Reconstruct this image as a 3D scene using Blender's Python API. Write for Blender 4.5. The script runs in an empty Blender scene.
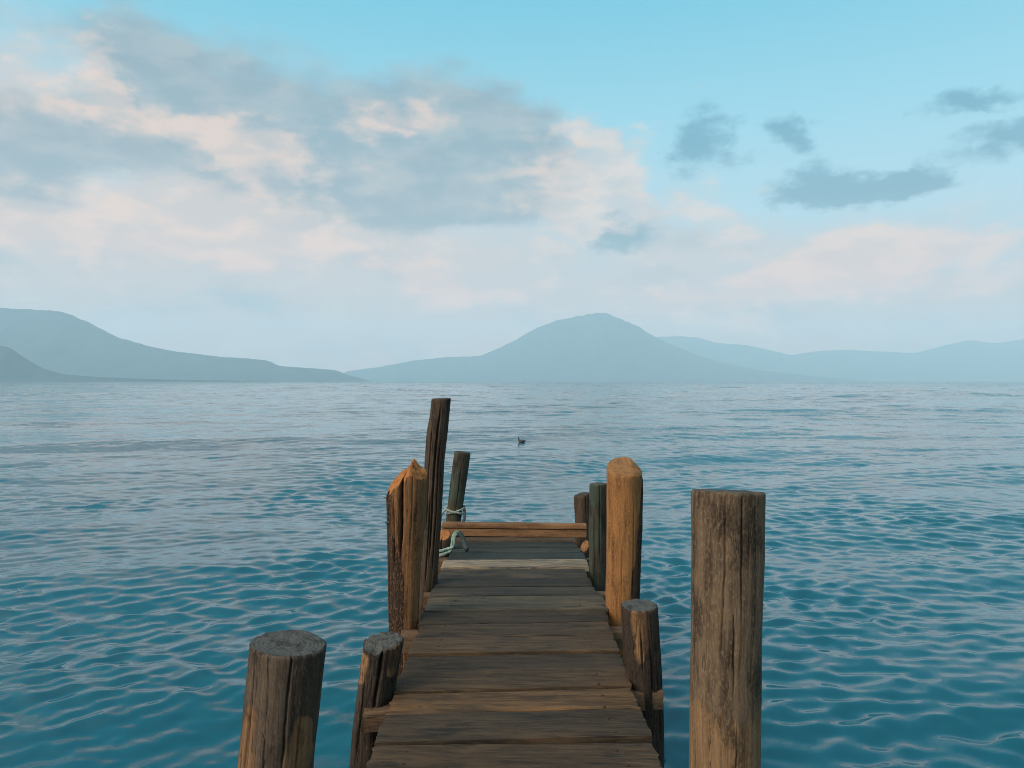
import bpy, math, random
import numpy as np
from mathutils import Vector, noise as mn

random.seed(7)
np.random.seed(7)
SC = bpy.context.scene
COL = SC.collection
R = math.radians

# ------------------------------------------------------------------ measures
F = 760.0            # focal length in pixels of a 1024 wide picture
CX, HY = 512.0, 381.5
CAMZ = 2.15          # eye above the water (water is z = 0)
DECK = 0.75          # top of the planks above the water

def pt(px, py, Y):
    """A point of the place, given its direction and its real distance Y."""
    return Vector(((px - CX) * Y / F, Y, CAMZ - (py - HY) * Y / F))

def tag(o, label=None, cat=None, group=None, kind=None):
    if label: o['label'] = label
    if cat: o['category'] = cat
    if group: o['group'] = group
    if kind: o['kind'] = kind
    return o

def mesh_obj(name, verts, faces, mats, parent=None, smooth=True, loc=None, mat_idx=None, attrs=None):
    me = bpy.data.meshes.new(name)
    me.from_pydata([tuple(v) for v in verts], [], faces)
    if not isinstance(mats, (list, tuple)): mats = [mats]
    for m in mats: me.materials.append(m)
    if smooth: me.polygons.foreach_set('use_smooth', [True] * len(me.polygons))
    if mat_idx: me.polygons.foreach_set('material_index', mat_idx)
    if attrs:
        for k, vals in attrs.items():
            a = me.attributes.new(k, 'FLOAT', 'POINT')
            a.data.foreach_set('value', np.asarray(vals, dtype=np.float32))
    me.update()
    o = bpy.data.objects.new(name, me)
    COL.objects.link(o)
    if loc is not None: o.location = loc
    if parent is not None: o.parent = parent
    return o

def empty(name, loc=(0, 0, 0)):
    o = bpy.data.objects.new(name, None)
    o.empty_display_size = 0.2
    COL.objects.link(o)
    o.location = loc
    return o

# ------------------------------------------------------------------ node helper
class NT:
    def __init__(s, tree):
        s.t = tree; s.n = tree.nodes; s.l = tree.links
    def new(s, typ, **kw):
        n = s.n.new(typ)
        for k, v in kw.items(): setattr(n, k, v)
        return n
    def put(s, sock, v):
        if isinstance(v, bpy.types.NodeSocket): s.l.new(v, sock)
        elif v is not None:
            if hasattr(sock.default_value, '__len__'):
                if not hasattr(v, '__len__'): v = (v,) * len(sock.default_value)
                v = tuple(v)
                if len(sock.default_value) == 4 and len(v) == 3: v = v + (1.0,)
            sock.default_value = v
    def m(s, op, a, b=None, c=None, clamp=False):
        n = s.new('ShaderNodeMath', operation=op, use_clamp=clamp)
        s.put(n.inputs[0], a); s.put(n.inputs[1], b)
        if c is not None: s.put(n.inputs[2], c)
        return n.outputs[0]
    def v(s, op, a, b=None, scale=None):
        n = s.new('ShaderNodeVectorMath', operation=op)
        s.put(n.inputs[0], a)
        if b is not None: s.put(n.inputs[1], b)
        if scale is not None: s.put(n.inputs['Scale'], scale)
        return n.outputs['Value'] if op in ('LENGTH', 'DOT_PRODUCT', 'DISTANCE') else n.outputs[0]
    def noise(s, vec, scale=1.0, detail=4.0, rough=0.55, dist=0.0, lac=2.0):
        n = s.new('ShaderNodeTexNoise', noise_dimensions='3D')
        s.put(n.inputs['Vector'], vec)
        s.put(n.inputs['Scale'], scale); s.put(n.inputs['Detail'], detail)
        s.put(n.inputs['Roughness'], rough); s.put(n.inputs['Distortion'], dist)
        s.put(n.inputs['Lacunarity'], lac)
        return n.outputs[0], n.outputs[1]
    def mix(s, f, a, b, blend='MIX'):
        n = s.new('ShaderNodeMix', data_type='RGBA', blend_type=blend, clamp_factor=True)
        s.put(n.inputs[0], f); s.put(n.inputs[6], a); s.put(n.inputs[7], b)
        return n.outputs[2]
    def sm(s, x, lo, hi, a=0.0, b=1.0):
        n = s.new('ShaderNodeMapRange', interpolation_type='SMOOTHSTEP')
        s.put(n.inputs[0], x); s.put(n.inputs[1], lo); s.put(n.inputs[2], hi)
        s.put(n.inputs[3], a); s.put(n.inputs[4], b)
        return n.outputs[0]
    def ramp(s, f, stops, mode='LINEAR'):
        n = s.new('ShaderNodeValToRGB')
        cr = n.color_ramp; cr.interpolation = mode
        while len(cr.elements) < len(stops): cr.elements.new(0.5)
        for e, (p, c) in zip(cr.elements, stops):
            e.position = p; e.color = tuple(c) + (1.0,)
        s.put(n.inputs[0], f)
        return n.outputs[0]
    def comb(s, x, y, z):
        n = s.new('ShaderNodeCombineXYZ')
        s.put(n.inputs[0], x); s.put(n.inputs[1], y); s.put(n.inputs[2], z)
        return n.outputs[0]
    def sep(s, v):
        n = s.new('ShaderNodeSeparateXYZ'); s.put(n.inputs[0], v)
        return n.outputs
    def attr(s, name):
        return s.new('ShaderNodeAttribute', attribute_name=name).outputs['Fac']

WK, PK = .49, .325      # overall level of the timber colours

def material(name):
    m = bpy.data.materials.new(name); m.use_nodes = True
    nt = NT(m.node_tree)
    bs = [n for n in nt.n if n.type == 'BSDF_PRINCIPLED'][0]
    out = [n for n in nt.n if n.type == 'OUTPUT_MATERIAL'][0]
    return m, nt, bs, out

# ------------------------------------------------------------------ wood materials
def log_material(name, dark, mid, light, tone, bark=(.03, .022, .016), grain=1.0, patch=1.0, bump=0.45, green=0.0):
    """Weathered round timber. Attributes: tone = bare warm wood, bark = dark bark left on."""
    m, nt, bs, out = material(name)
    dark, mid, light, tone, bark = [tuple(x * WK for x in c) for c in (dark, mid, light, tone, bark)]
    co = nt.new('ShaderNodeTexCoord').outputs['Object']
    oi = nt.new('ShaderNodeObjectInfo')
    off = nt.v('SCALE', (37.1, 11.3, 71.7), scale=oi.outputs['Random'])
    p = nt.v('ADD', co, off)
    warp = nt.noise(nt.v('MULTIPLY', p, (5, 5, 2.2)), 1, 3)[1]
    pw = nt.v('ADD', p, nt.v('SCALE', nt.v('SUBTRACT', warp, (.5, .5, .5)), scale=0.05))
    g1 = nt.noise(nt.v('MULTIPLY', pw, (42, 42, 1.8)), 1, 6, .62)[0]
    g2 = nt.noise(nt.v('MULTIPLY', pw, (130, 130, 6)), 1, 4, .6)[0]
    pa = nt.noise(nt.v('MULTIPLY', pw, (7, 7, 2.6)), 1, 5, .6)[0]
    pb = nt.noise(nt.v('ADD', nt.v('MULTIPLY', pw, (11, 11, 5)), (9, 4, 2)), 1, 6, .65)[0]
    pc = nt.noise(nt.v('ADD', nt.v('MULTIPLY', pw, (13, 13, 3.2)), (2, 14, 6)), 1, 6, .6, .4)[0]
    fine = nt.noise(nt.v('MULTIPLY', p, (160, 160, 60)), 1, 3, .6)[0]
    c = nt.mix(nt.sm(nt.m('ADD', nt.m('MULTIPLY', g1, .45), nt.m('MULTIPLY', pc, .55)), .36, .56), dark, mid)
    c = nt.mix(nt.m('MULTIPLY', nt.sm(pa, .48, .68), .85 * patch), c, light)
    # bare warm wood where the surface has worn off
    tcol = nt.mix(nt.sm(g1, .36, .66), tuple(x * .62 for x in tone), tone)
    ta = nt.m('ADD', nt.attr('tone'), nt.m('MULTIPLY', nt.m('SUBTRACT', pb, .5), 1.5))
    c = nt.mix(nt.sm(ta, .4, .62), c, tcol)
    # dark stains and bark
    c = nt.mix(nt.m('MULTIPLY', nt.sm(pb, .50, .64), .75 * patch), c, tuple(x * .42 for x in dark))
    ba = nt.m('ADD', nt.attr('bark'), nt.m('MULTIPLY', nt.m('SUBTRACT', g1, .5), .9))
    bcol = nt.mix(nt.sm(g2, .35, .65), tuple(x * .55 for x in bark), tuple(x * 1.35 for x in bark))
    c = nt.mix(nt.sm(ba, .4, .6), c, bcol)
    if green > 0:
        c = nt.mix(nt.m('MULTIPLY', nt.sm(nt.noise(nt.v('MULTIPLY', p, (9, 9, 3)), 1, 5)[0], .45, .6), green), c, (.035, .075, .055))
    # dry lengthwise checks in the grain
    ck = nt.noise(nt.v('MULTIPLY', pw, (26, 26, .8)), 1, 3, .5)[0]
    line = nt.sm(nt.m('ABSOLUTE', nt.m('SUBTRACT', ck, .5)), .0, .012, 1, 0)
    c = nt.mix(nt.m('MULTIPLY', nt.m('MULTIPLY', line, nt.sm(pa, .42, .58)), .8), c, tuple(x * .35 for x in dark))
    c = nt.mix(nt.m('MULTIPLY', nt.m('SUBTRACT', fine, .5), 2.2, clamp=True), c, tuple(min(1, x * 1.6) for x in light))
    nt.put(bs.inputs['Base Color'], c)
    nt.put(bs.inputs['Roughness'], nt.m('ADD', .72, nt.m('MULTIPLY', g2, .25)))
    bs.inputs['Specular IOR Level'].default_value = .25
    h = nt.m('ADD', nt.m('MULTIPLY', g1, 1.2), nt.m('MULTIPLY', g2, .6))
    h = nt.m('ADD', h, nt.m('MULTIPLY', fine, .35))
    h = nt.m('SUBTRACT', h, nt.m('MULTIPLY', nt.m('MULTIPLY', line, nt.sm(pa, .42, .58)), 1.3))
    b = nt.new('ShaderNodeBump'); b.inputs['Strength'].default_value = bump
    b.inputs['Distance'].default_value = .006 * grain
    nt.put(b.inputs['Height'], h)
    nt.l.new(b.outputs[0], bs.inputs['Normal'])
    return m

def end_material(name, a, b, dark, ringn=16, fibrous=False):
    """Cut end of a log: rings, radial checks, weathering. Attribute rad = 0 centre .. 1 rim."""
    m, nt, bs, out = material(name)
    a, b, dark = [tuple(x * WK for x in c) for c in (a, b, dark)]
    co = nt.new('ShaderNodeTexCoord').outputs['Object']
    oi = nt.new('ShaderNodeObjectInfo')
    p = nt.v('ADD', co, nt.v('SCALE', (17.1, 31.3, 7.7), scale=oi.outputs['Random']))
    n1 = nt.noise(nt.v('MULTIPLY', p, (9, 9, 9)), 1, 4)[0]
    n2 = nt.noise(nt.v('MULTIPLY', p, (60, 60, 60)), 1, 5, .6)[0]
    n3 = nt.noise(nt.v('MULTIPLY', p, (18, 18, 18)), 1, 5, .65)[0]
    rad = nt.m('ADD', nt.attr('rad'), nt.m('MULTIPLY', nt.m('SUBTRACT', n1, .5), .5))
    w = nt.m('SINE', nt.m('MULTIPLY', rad, 6.283 * ringn * .5))
    w = nt.m('MULTIPLY_ADD', w, .5, .5)
    c = nt.mix(nt.m('MULTIPLY', w, .55), a, b)
    c = nt.mix(nt.sm(n3, .45, .65), c, dark)
    c = nt.mix(nt.m('MULTIPLY', nt.sm(n2, .45, .7), .5), c, b)
    nt.put(bs.inputs['Base Color'], c)
    bs.inputs['Roughness'].default_value = .85
    bs.inputs['Specular IOR Level'].default_value = .2
    h = nt.m('ADD', nt.m('MULTIPLY', w, .25), nt.m('MULTIPLY', n2, 1.0))
    h = nt.m('ADD', h, n3)
    bb = nt.new('ShaderNodeBump'); bb.inputs['Strength'].default_value = .7
    bb.inputs['Distance'].default_value = .006
    nt.put(bb.inputs['Height'], h)
    nt.l.new(bb.outputs[0], bs.inputs['Normal'])
    return m

def plank_material(name, axis=0):
    """Weathered board; the object's own colour tints it board by board."""
    m, nt, bs, out = material(name)
    co = nt.new('ShaderNodeTexCoord').outputs['Object']
    oi = nt.new('ShaderNodeObjectInfo')
    p = nt.v('ADD', co, nt.v('SCALE', (53.1, 91.3, 27.7), scale=oi.outputs['Random']))
    warp = nt.noise(nt.v('MULTIPLY', p, (1.6, 4, 4)), 1, 3)[1]
    pw = nt.v('ADD', p, nt.v('MULTIPLY', nt.v('SUBTRACT', warp, (.5, .5, .5)), (.0, .07, .05)))
    g1 = nt.noise(nt.v('MULTIPLY', pw, (1.9, 30, 30)), 1, 6, .6)[0]
    g2 = nt.noise(nt.v('MULTIPLY', pw, (7, 120, 120)), 1, 4, .6)[0]
    pa = nt.noise(nt.v('MULTIPLY', pw, (2.0, 6, 6)), 1, 5, .6)[0]
    pb = nt.noise(nt.v('ADD', nt.v('MULTIPLY', pw, (3.2, 9, 9)), (3, 8, 1)), 1, 6, .65)[0]
    fine = nt.noise(nt.v('MULTIPLY', p, (70, 170, 170)), 1, 3, .65)[0]
    c = nt.mix(nt.sm(g1, .30, .68), (.046, .037, .028), (.128, .100, .072))
    c = nt.mix(nt.m('MULTIPLY', nt.sm(pa, .52, .70), .75), c, (.215, .150, .092))     # worn, browner
    c = nt.mix(nt.m('MULTIPLY', nt.sm(pb, .53, .66), .85), c, (.026, .029, .031))     # damp, dark stains
    c = nt.mix(nt.m('MULTIPLY', nt.sm(g2, .50, .66), .6), c, (.19, .155, .115))
    c = nt.mix(nt.m('MULTIPLY', nt.sm(g2, .48, .36), .38), c, (.030, .026, .022))
    c = nt.mix(nt.m('MULTIPLY', nt.sm(fine, .6, .78), .5), c, (.20, .17, .13))
    c = nt.mix(1.0, nt.mix(1.0, c, (PK * .89, PK, PK * 1.12), 'MULTIPLY'), oi.outputs['Color'], 'MULTIPLY')
    nt.put(bs.inputs['Base Color'], c)
    nt.put(bs.inputs['Roughness'], nt.m('ADD', .62, nt.m('MULTIPLY', g2, .3)))
    bs.inputs['Specular IOR Level'].default_value = .22
    h = nt.m('ADD', nt.m('MULTIPLY', g1, 1.0), nt.m('MULTIPLY', g2, .6))
    h = nt.m('ADD', h, nt.m('MULTIPLY', fine, .4))
    b = nt.new('ShaderNodeBump'); b.inputs['Strength'].default_value = .55
    b.inputs['Distance'].default_value = .005
    nt.put(b.inputs['Height'], h)
    nt.l.new(b.outputs[0], bs.inputs['Normal'])
    return m

M = {}
M['plank'] = plank_material('weathered_plank')
M['big'] = log_material('weathered_post', (.034, .024, .017), (.185, .134, .084), (.25, .185, .118), (.31, .195, .10), grain=1.3, patch=.9)
M['front'] = log_material('mottled_post', (.016, .012, .010), (.075, .054, .037), (.145, .110, .078), (.32, .18, .085), grain=1.2)
M['dark'] = log_material('dark_post', (.026, .019, .014), (.085, .058, .038), (.12, .085, .058), (.20, .125, .07), grain=1.2)
M['short'] = log_material('worn_post', (.014, .011, .009), (.050, .036, .025), (.085, .064, .046), (.42, .24, .115), grain=1.5, patch=1.0, bump=.9)
M['green'] = log_material('mossy_post', (.018, .020, .015), (.062, .052, .038), (.085, .075, .055), (.13, .085, .05), green=.42)
M['bare'] = log_material('barkless_post', (.15, .070, .024), (.36, .175, .060), (.43, .225, .085), (.46, .23, .08), bark=(.035, .022, .015), patch=.35, bump=.35)
M['split'] = log_material('split_wood', (.08, .035, .015), (.29, .140, .055), (.38, .200, .090), (.48, .185, .05), bark=(.030, .018, .012), patch=.25, bump=.7)
M['bark'] = log_material('rough_bark', (.016, .010, .007), (.055, .033, .020), (.07, .045, .028), (.1, .06, .035), grain=2, bump=1.0)
M['end_beam'] = log_material('raised_beam', (.12, .065, .032), (.30, .165, .078), (.33, .19, .095), (.3, .2, .1), patch=.45)
M['beam'] = log_material('sawn_beam', (.07, .045, .028), (.18, .115, .065), (.21, .14, .085), (.3, .2, .1), patch=.7)
M['end_grey'] = end_material('grey_cut_end', (.075, .088, .088), (.15, .16, .155), (.038, .044, .046))
M['end_dark'] = end_material('dark_cut_end', (.055, .050, .044), (.10, .095, .085), (.03, .028, .026))
M['end_fresh'] = end_material('fresh_cut_end', (.42, .17, .045), (.56, .245, .075), (.24, .09, .03))
M['end_tan'] = end_material('tan_cut_end', (.33, .175, .07), (.42, .235, .10), (.20, .10, .045))

# ------------------------------------------------------------------ logs
def smooth_interp(z, zs, vs):
    """zs increasing; smoothstep eased piecewise interpolation, linear extrapolation below."""
    if z <= zs[0]: return vs[0]
    if z >= zs[-1]: return vs[-1]
    for i in range(len(zs) - 1):
        if z <= zs[i + 1]:
            t = (z - zs[i]) / (zs[i + 1] - zs[i])
            return vs[i] + (vs[i + 1] - vs[i]) * t
    return vs[-1]

def sst(x, a, b):
    t = min(1, max(0, (x - a) / (b - a))); return t * t * (3 - 2 * t)

def angd(a, b):
    return (a - b + math.pi) % (2 * math.pi) - math.pi

def log(name, label, Y, pts, mat, endmat, cat='post', seed=0, nseg=140, nz=150, top=(0, 0), topfn=None, lump=.045,
        grain=.012, fine=.006, cracks=(), tone=None, bark=None, bevel=.006, ragged=.003, flare=0.0, lean_y=0.0,
        ztop=None, bottom=-1.0, group=None):
    P = [(pt(px, py, Y), hw * Y / F) for px, py, hw in pts]       # given top to bottom
    P = P[::-1]
    # carry the axis on down into the lake bed
    a, b = P[0], P[1]
    dz = (b[0].z - a[0].z)
    sl = max(-.16, min(.16, (b[0].x - a[0].x) / dz))
    zs = [bottom] + [q[0].z for q in P]
    xs = [a[0].x - sl * (a[0].z - bottom)] + [q[0].x for q in P]
    rs = [a[1] * (1 + flare)] + [q[1] for q in P]
    zt = zs[-1] if ztop is None else ztop
    bx = smooth_interp(0, zs, xs)
    o3 = Vector((seed * 13.7 + 3.1, seed * 7.3, seed * 3.9))
    cr = []
    for th, z0, z1, w, d in cracks:
        cr.append((R(th), z0, z1, w, d, random.random() * 50))
    def axis(z): return smooth_interp(z, zs, xs) - bx, lean_y * (z - DECK)
    def rad(th, z):
        Rr = smooth_interp(z, zs, rs)
        c, s = math.cos(th), math.sin(th)
        q = 1 + lump * mn.noise(Vector((c * 1.3, s * 1.3, z * 1.9)) + o3)
        q += grain * mn.noise(Vector((c * 8, s * 8, z * 1.6)) + o3) + fine * mn.noise(Vector((c * 24, s * 24, z * 5)) + o3)
        q += .5 * lump * mn.noise(Vector((c * 2.5, s * 2.5, z * 5.5)) - o3)
        cut = 0
        for th0, z0, z1, w, d, ph in cr:
            if z0 < z < z1:
                e = min(1, (z - z0) / .12, (z1 - z) / .12 + (.6 if z1 >= zt - .02 else 0))
                tc = th0 + .06 * mn.noise(Vector((ph, 0, z * 2.5))) + .025 * mn.noise(Vector((ph, 5, z * 17))) + .012 * mn.noise(Vector((ph, 9, z * 60)))
                k = angd(th, tc) * Rr / (w * max(.15, e))
                if abs(k) < 3: cut = max(cut, d * max(.2, e) * math.exp(-k * k))
        return max(.15 * Rr, Rr * q - cut)
    if topfn is None:
        topfn = lambda x, y: top[0] * x + top[1] * y
    def zcap(x, y):
        return zt + topfn(x, y) + ragged * mn.noise(Vector((x * 40, y * 40, 0)) + o3) + ragged * .7 * mn.noise(Vector((x * 110, y * 110, 3)) + o3)
    V, Fc, T, B = [], [], [], []
    ths = [2 * math.pi * j / nseg for j in range(nseg)]
    ax_t = axis(zt)
    rim = []
    for th in ths:
        r = rad(th, zt)
        rim.append(zcap(r * math.cos(th), r * math.sin(th)))
    for i in range(nz + 1):
        t = i / nz
        t = t * .985 if i < nz else .985
        for j, th in enumerate(ths):
            z = bottom + (rim[j] - bevel - bottom) * (i / nz)
            r = rad(th, z); ax = axis(z)
            V.append((ax[0] + r * math.cos(th), ax[1] + r * math.sin(th), z))
            wx, wz = V[-1][0] + bx, z
            T.append(tone(wx, wz, th) if tone else 0.0)
            B.append(bark(wx, wz, th) if bark else 0.0)
    # bevel ring
    for k, (dr, dz_) in enumerate(((.3, .35), (.7, .75), (1.0, 1.0))):
        for j, th in enumerate(ths):
            z = rim[j] - bevel + bevel * dz_
            r = rad(th, min(z, zt)) - bevel * .9 * dr; ax = axis(z)
            V.append((ax[0] + r * math.cos(th), ax[1] + r * math.sin(th), z))
            T.append(T[nz * nseg + j]); B.append(B[nz * nseg + j])
    n = nz + 3
    for i in range(n):
        for j in range(nseg):
            k = (j + 1) % nseg
            Fc.append((i * nseg + j, i * nseg + k, (i + 1) * nseg + k, (i + 1) * nseg + j))
    o = mesh_obj(name, V, Fc, mat, loc=(bx, Y, 0), attrs={'tone': T, 'bark': B})
    tag(o, label, cat, group)
    # the cut top is a part of its own
    last = V[-nseg:]
    cx = sum(v[0] for v in last) / nseg; cy = sum(v[1] for v in last) / nseg
    CV, CF, RD = list(last), [], [1.0] * nseg
    rings = 12
    for i in range(1, rings):
        f = 1 - i / rings
        for j in range(nseg):
            x = cx + (last[j][0] - cx) * f; y = cy + (last[j][1] - cy) * f
            CV.append((x, y, zcap(x - ax_t[0], y - ax_t[1]) * (1 - .0) if topfn else zt)); RD.append(f)
        for j in range(nseg):
            k = (j + 1) % nseg
            CF.append(((i - 1) * nseg + j, (i - 1) * nseg + k, i * nseg + k, i * nseg + j))
    CV.append((cx, cy, zcap(cx - ax_t[0], cy - ax_t[1]))); RD.append(0)
    c0 = len(CV) - 1
    for j in range(nseg):
        CF.append(((rings - 1) * nseg + j, (rings - 1) * nseg + (j + 1) % nseg, c0))
    cap = mesh_obj('cut_top', CV, CF, endmat, parent=o, attrs={'rad': RD})
    o['axis_bx'] = bx; del o['axis_bx']
    return o, dict(bx=bx, axis=axis, rad=rad, zt=zt)

# right, tall grey post at the front
def big_tone(x, z, th):
    return .80 * sst(1.165 + .035 * math.sin(th * 2.3) + .05 * mn.noise(Vector((th * 5, 1, z * 6))) - z, -.05, .12) + .08
log('mooring_post', 'thick tall weathered brown post with long drying cracks, nearest on the right of the dock', 2.40,
    [(727.5, 491, 35.6), (727.5, 560, 35.3), (726.2, 650, 34.4), (724.5, 768, 33.6)], M['big'], M['end_grey'], seed=1, nseg=260, nz=300,
    top=(-.03, -.09), lump=.03, grain=.010, fine=.006, tone=big_tone,
    cracks=[(-83, 1.42, 1.80, .0020, .024), (-70, 1.52, 1.74, .0016, .012), (-111, 1.30, 1.79, .0016, .012),
            (-95, 1.17, 1.50, .0017, .016), (-102, 1.22, 1.40, .0014, .009), (-58, 1.55, 1.8, .0014, .010), (-88, .6, 1.13, .0018, .012)])

# left front post
def front_tone(x, z, th):
    d = math.degrees(th) % 360 - 360      # -90 faces the dock's near end
    a = .75 * math.exp(-((d + 38) / 22) ** 2) * sst(1.18 - z, 0, .12)
    b = .62 * math.exp(-((d + 128) / 16) ** 2) * sst(1.22 - z, 0, .12)
    z += .12 * mn.noise(Vector((th * 4, 3, z * 7)))
    return 1.1 * (a + b) + .34 * sst(1.12 - z, 0, .2) + .12
log('mooring_post', 'short leaning mottled brown post with a pale grey ringed top, left of the dock', 2.43,
    [(288.5, 643, 36.8), (283.5, 690, 37.0), (276.5, 768, 36.4)], M['front'], M['end_grey'], seed=2, nseg=240, nz=220,
    top=(-.10, .02), lump=.05, grain=.014, fine=.007, tone=front_tone, ragged=.003,
    cracks=[(-67, .9, 1.33, .0028, .020), (-97, .6, 1.1, .002, .012), (-128, .5, 1.28, .003, .012), (-45, .7, 1.2, .003, .012)])

# second short post on the left, hollowed grey top
def short_tone(x, z, th):
    d = math.degrees(th) % 360 - 360
    a = .95 * math.exp(-((d + 150) / 38) ** 2) * sst(.965 - z, 0, .05) * sst(z - .77, 0, .05)
    return a + .8 * math.exp(-((d + 40) / 25) ** 2) * sst(z - .8, 0, .05)
log('dock_post', 'short chipped post with a hollowed grey top, beside the left edge of the planks', 3.45,
    [(383, 641, 20.0), (377, 680, 18.5), (370, 730, 17.5), (363, 790, 17.5)], M['short'], M['end_grey'], seed=3, nseg=180, nz=220,
    topfn=lambda x, y: .10 * x + .14 * y - .020 * math.exp(-((x + .02) / .035) ** 2) * sst(-y, 0, .07),
    lump=.12, grain=.03, fine=.012, tone=short_tone, ragged=.008, cracks=[(-80, .6, .98, .006, .03), (-120, .4, .9, .004, .02)])

# short post on the right
def rshort_tone(x, z, th):
    d = math.degrees(th) % 360 - 360
    return .62 * math.exp(-((d + 112) / 30) ** 2) * sst(z - .78, 0, .08) + .25 * math.exp(-((d + 75) / 15) ** 2)
log('dock_post', 'short dark post with flaking pale streaks, beside the right edge of the planks', 3.62,
    [(639, 605, 18.6), (642, 650, 18.8), (645, 700, 18.0), (647, 768, 17)], M['short'], M['end_grey'], seed=4, nseg=180, nz=220,
    top=(.03, .05), lump=.06, grain=.035, fine=.015, tone=rshort_tone,
    cracks=[(-100, .75, 1.05, .004, .02), (-70, .5, .95, .004, .015), (-50, .4, 1.0, .003, .015)])

# split log, left
SPX = [(385, 496), (388, 489), (396, 478), (403.5, 471), (407, 469), (411.6, 461), (415, 464), (420, 468.5), (427, 472.5)]
YS = 4.52
def split_top(x, y):
    px = CX + F * (x + split_cx) / YS
    if px <= SPX[0][0]: py = SPX[0][1]
    elif px >= SPX[-1][0]: py = SPX[-1][1]
    else:
        for (a, b), (c, d) in zip(SPX, SPX[1:]):
            if a <= px <= c: py = b + (d - b) * (px - a) / (c - a); break
    return CAMZ - (py - HY) * YS / F - split_zt + .42 * min(0, y - .02) + .012 * mn.noise(Vector((x * 30, y * 30, 1)))
split_cx = pt(406.5, 462, YS).x
split_zt = pt(406.5, 478, YS).z
def split_bark_shade(x, z, th):
    d = math.degrees(th) % 360 - 360
    # bark clings to the left side; only below does it reach round to the cleft
    edge = -128 + 46 * sst(1.32 - z, 0, .35)
    b = sst(edge - d, -5, 6) if d > -270 else 1.0
    if -101 < d < -93: b = max(b, .8)  # shade inside the cleft, painted with the dark bark colour
    return b
def split_tone(x, z, th):
    return .9 * sst(z - 1.48, 0, .12) * .7
sp, spi = log('split_post', 'thick split timber with a jagged orange broken top and dark bark, left of the planks', YS,
    [(406.5, 478, 20.8), (406, 520, 19.0), (404.5, 570, 16.5), (403.5, 640, 14.2)], M['split'], M['end_fresh'], seed=5, nseg=220, nz=240,
    topfn=split_top, ztop=split_zt, lump=.03, grain=.02, fine=.012, tone=split_tone, bark=split_bark_shade, ragged=.008, bevel=.004,
    cracks=[(-97, 1.12, 1.78, .010, .07), (-120, 1.0, 1.5, .004, .02), (-66, 1.1, 1.6, .003, .008), (-150, .6, 1.6, .006, .02)])
# loose splinters standing off its left side
for k, (px, py, ln, up) in enumerate(((387, 499, .022, .02), (388, 524, .018, .012), (409, 464, .03, .03), (413, 465, .025, .025), (404, 472, .03, .02))):
    q = pt(px, py, YS - .05) - Vector((spi['bx'], YS, 0))
    d = Vector((-ln if px < 390 else random.uniform(-.006, .006), -.01, up))
    s1, s2 = Vector((0, .006, .005)), Vector((.003, -.006, .008))
    base = q - d * .6
    vs = [base + s1, base - s1 * 1.4, base + s2, q + d]
    mesh_obj('splinter', vs, [(0, 1, 3), (1, 2, 3), (2, 0, 3), (0, 2, 1)], M['split'], parent=sp, smooth=False, attrs={'bark': [1 if px < 390 else 0] * 4})

# tall thin post, left
log('tall_post', 'tallest post, slim, dark and slightly crooked, rising behind the split timber', 5.28,
    [(441.5, 398.5, 9.4), (439.8, 415, 9.4), (437.6, 431, 10.1), (434.6, 463, 9.6), (431.8, 520, 9.4), (428.5, 570, 9.6), (425, 620, 9.6)], M['dark'], M['end_dark'], seed=6, nseg=150, nz=260,
    top=(.02, .0), lump=.06, grain=.03, fine=.012,
    cracks=[(-85, .9, 2.0, .006, .03), (-120, 1.1, 1.9, .004, .02), (-60, .8, 1.8, .004, .02), (-100, .7, 1.4, .004, .02)])

# slim mossy post leaning right, beyond the end of the dock
log('leaning_post', 'slim green stained post leaning right behind the far end beam, rope round it', 7.25,
    [(462.6, 452, 8.1), (459.5, 475, 8.0), (455, 508, 7.7), (450, 545, 7.6)], M['green'], M['end_dark'], seed=7, nseg=120, nz=150,
    top=(-.12, .0), lump=.04, grain=.02, fine=.01, cracks=[(-80, .9, 1.4, .004, .015)],
    tone=lambda x, z, th: .7 * sst(1.02 - z, 0, .1))

# bare orange post, right
bp, bpi = log('bare_post', 'stout orange brown post stripped of bark with a slanted rounded top', 4.74,
    [(624.2, 466.5, 17.6), (623.8, 520, 17.0), (622.5, 580, 16.3), (621, 640, 15.6)], M['bare'], M['end_tan'], seed=8, nseg=180, nz=220,
    topfn=lambda x, y: .05 * x + .44 * y - .5 * max(0, x - .05), lump=.03, grain=.010, fine=.004, bevel=.009, ragged=.004,
    cracks=[(-62, .75, 1.45, .004, .012), (-100, .8, 1.2, .003, .006)])
# strip of bark left down its right side
def bark_strip(name, info, parent, z0, z1, lo, hi, thick, seed, n=60, m=150):
    V, Fc = [], []
    for i in range(m + 1):
        z = z0 + (z1 - z0) * i / m
        a0, a1 = R(lo(z)), R(hi(z))
        a0 += .12 * mn.noise(Vector((seed, 1, z * 7))) + .05 * mn.noise(Vector((seed, 1, z * 23)))
        ax = info['axis'](z)
        for j in range(n + 1):
            s = j / n
            th = a0 + (a1 - a0) * s
            e = min(1, min(s, 1 - s) / .07, min(i, m - i) / 4)
            r = info['rad'](th, z) - .006 + (thick + .006) * math.sqrt(max(0, e)) + (.004 * mn.noise(Vector((th * 9, z * 12, seed))) + .003 * mn.noise(Vector((th * 30, z * 30, seed)))) * e
            V.append((ax[0] + r * math.cos(th), ax[1] + r * math.sin(th), z))
    w = n + 1
    for i in range(m):
        for j in range(n):
            Fc.append((i * w + j, i * w + j + 1, (i + 1) * w + j + 1, (i + 1) * w + j))
    return mesh_obj(name, V, Fc, M['bark'], parent=parent)
bark_strip('bark_strip', bpi, bp, -.6, 1.58, lambda z: -18 - 55 * min(1.15, max(0, (1.50 - z) / .7)) ** .8, lambda z: 75, .008, 3)

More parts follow.
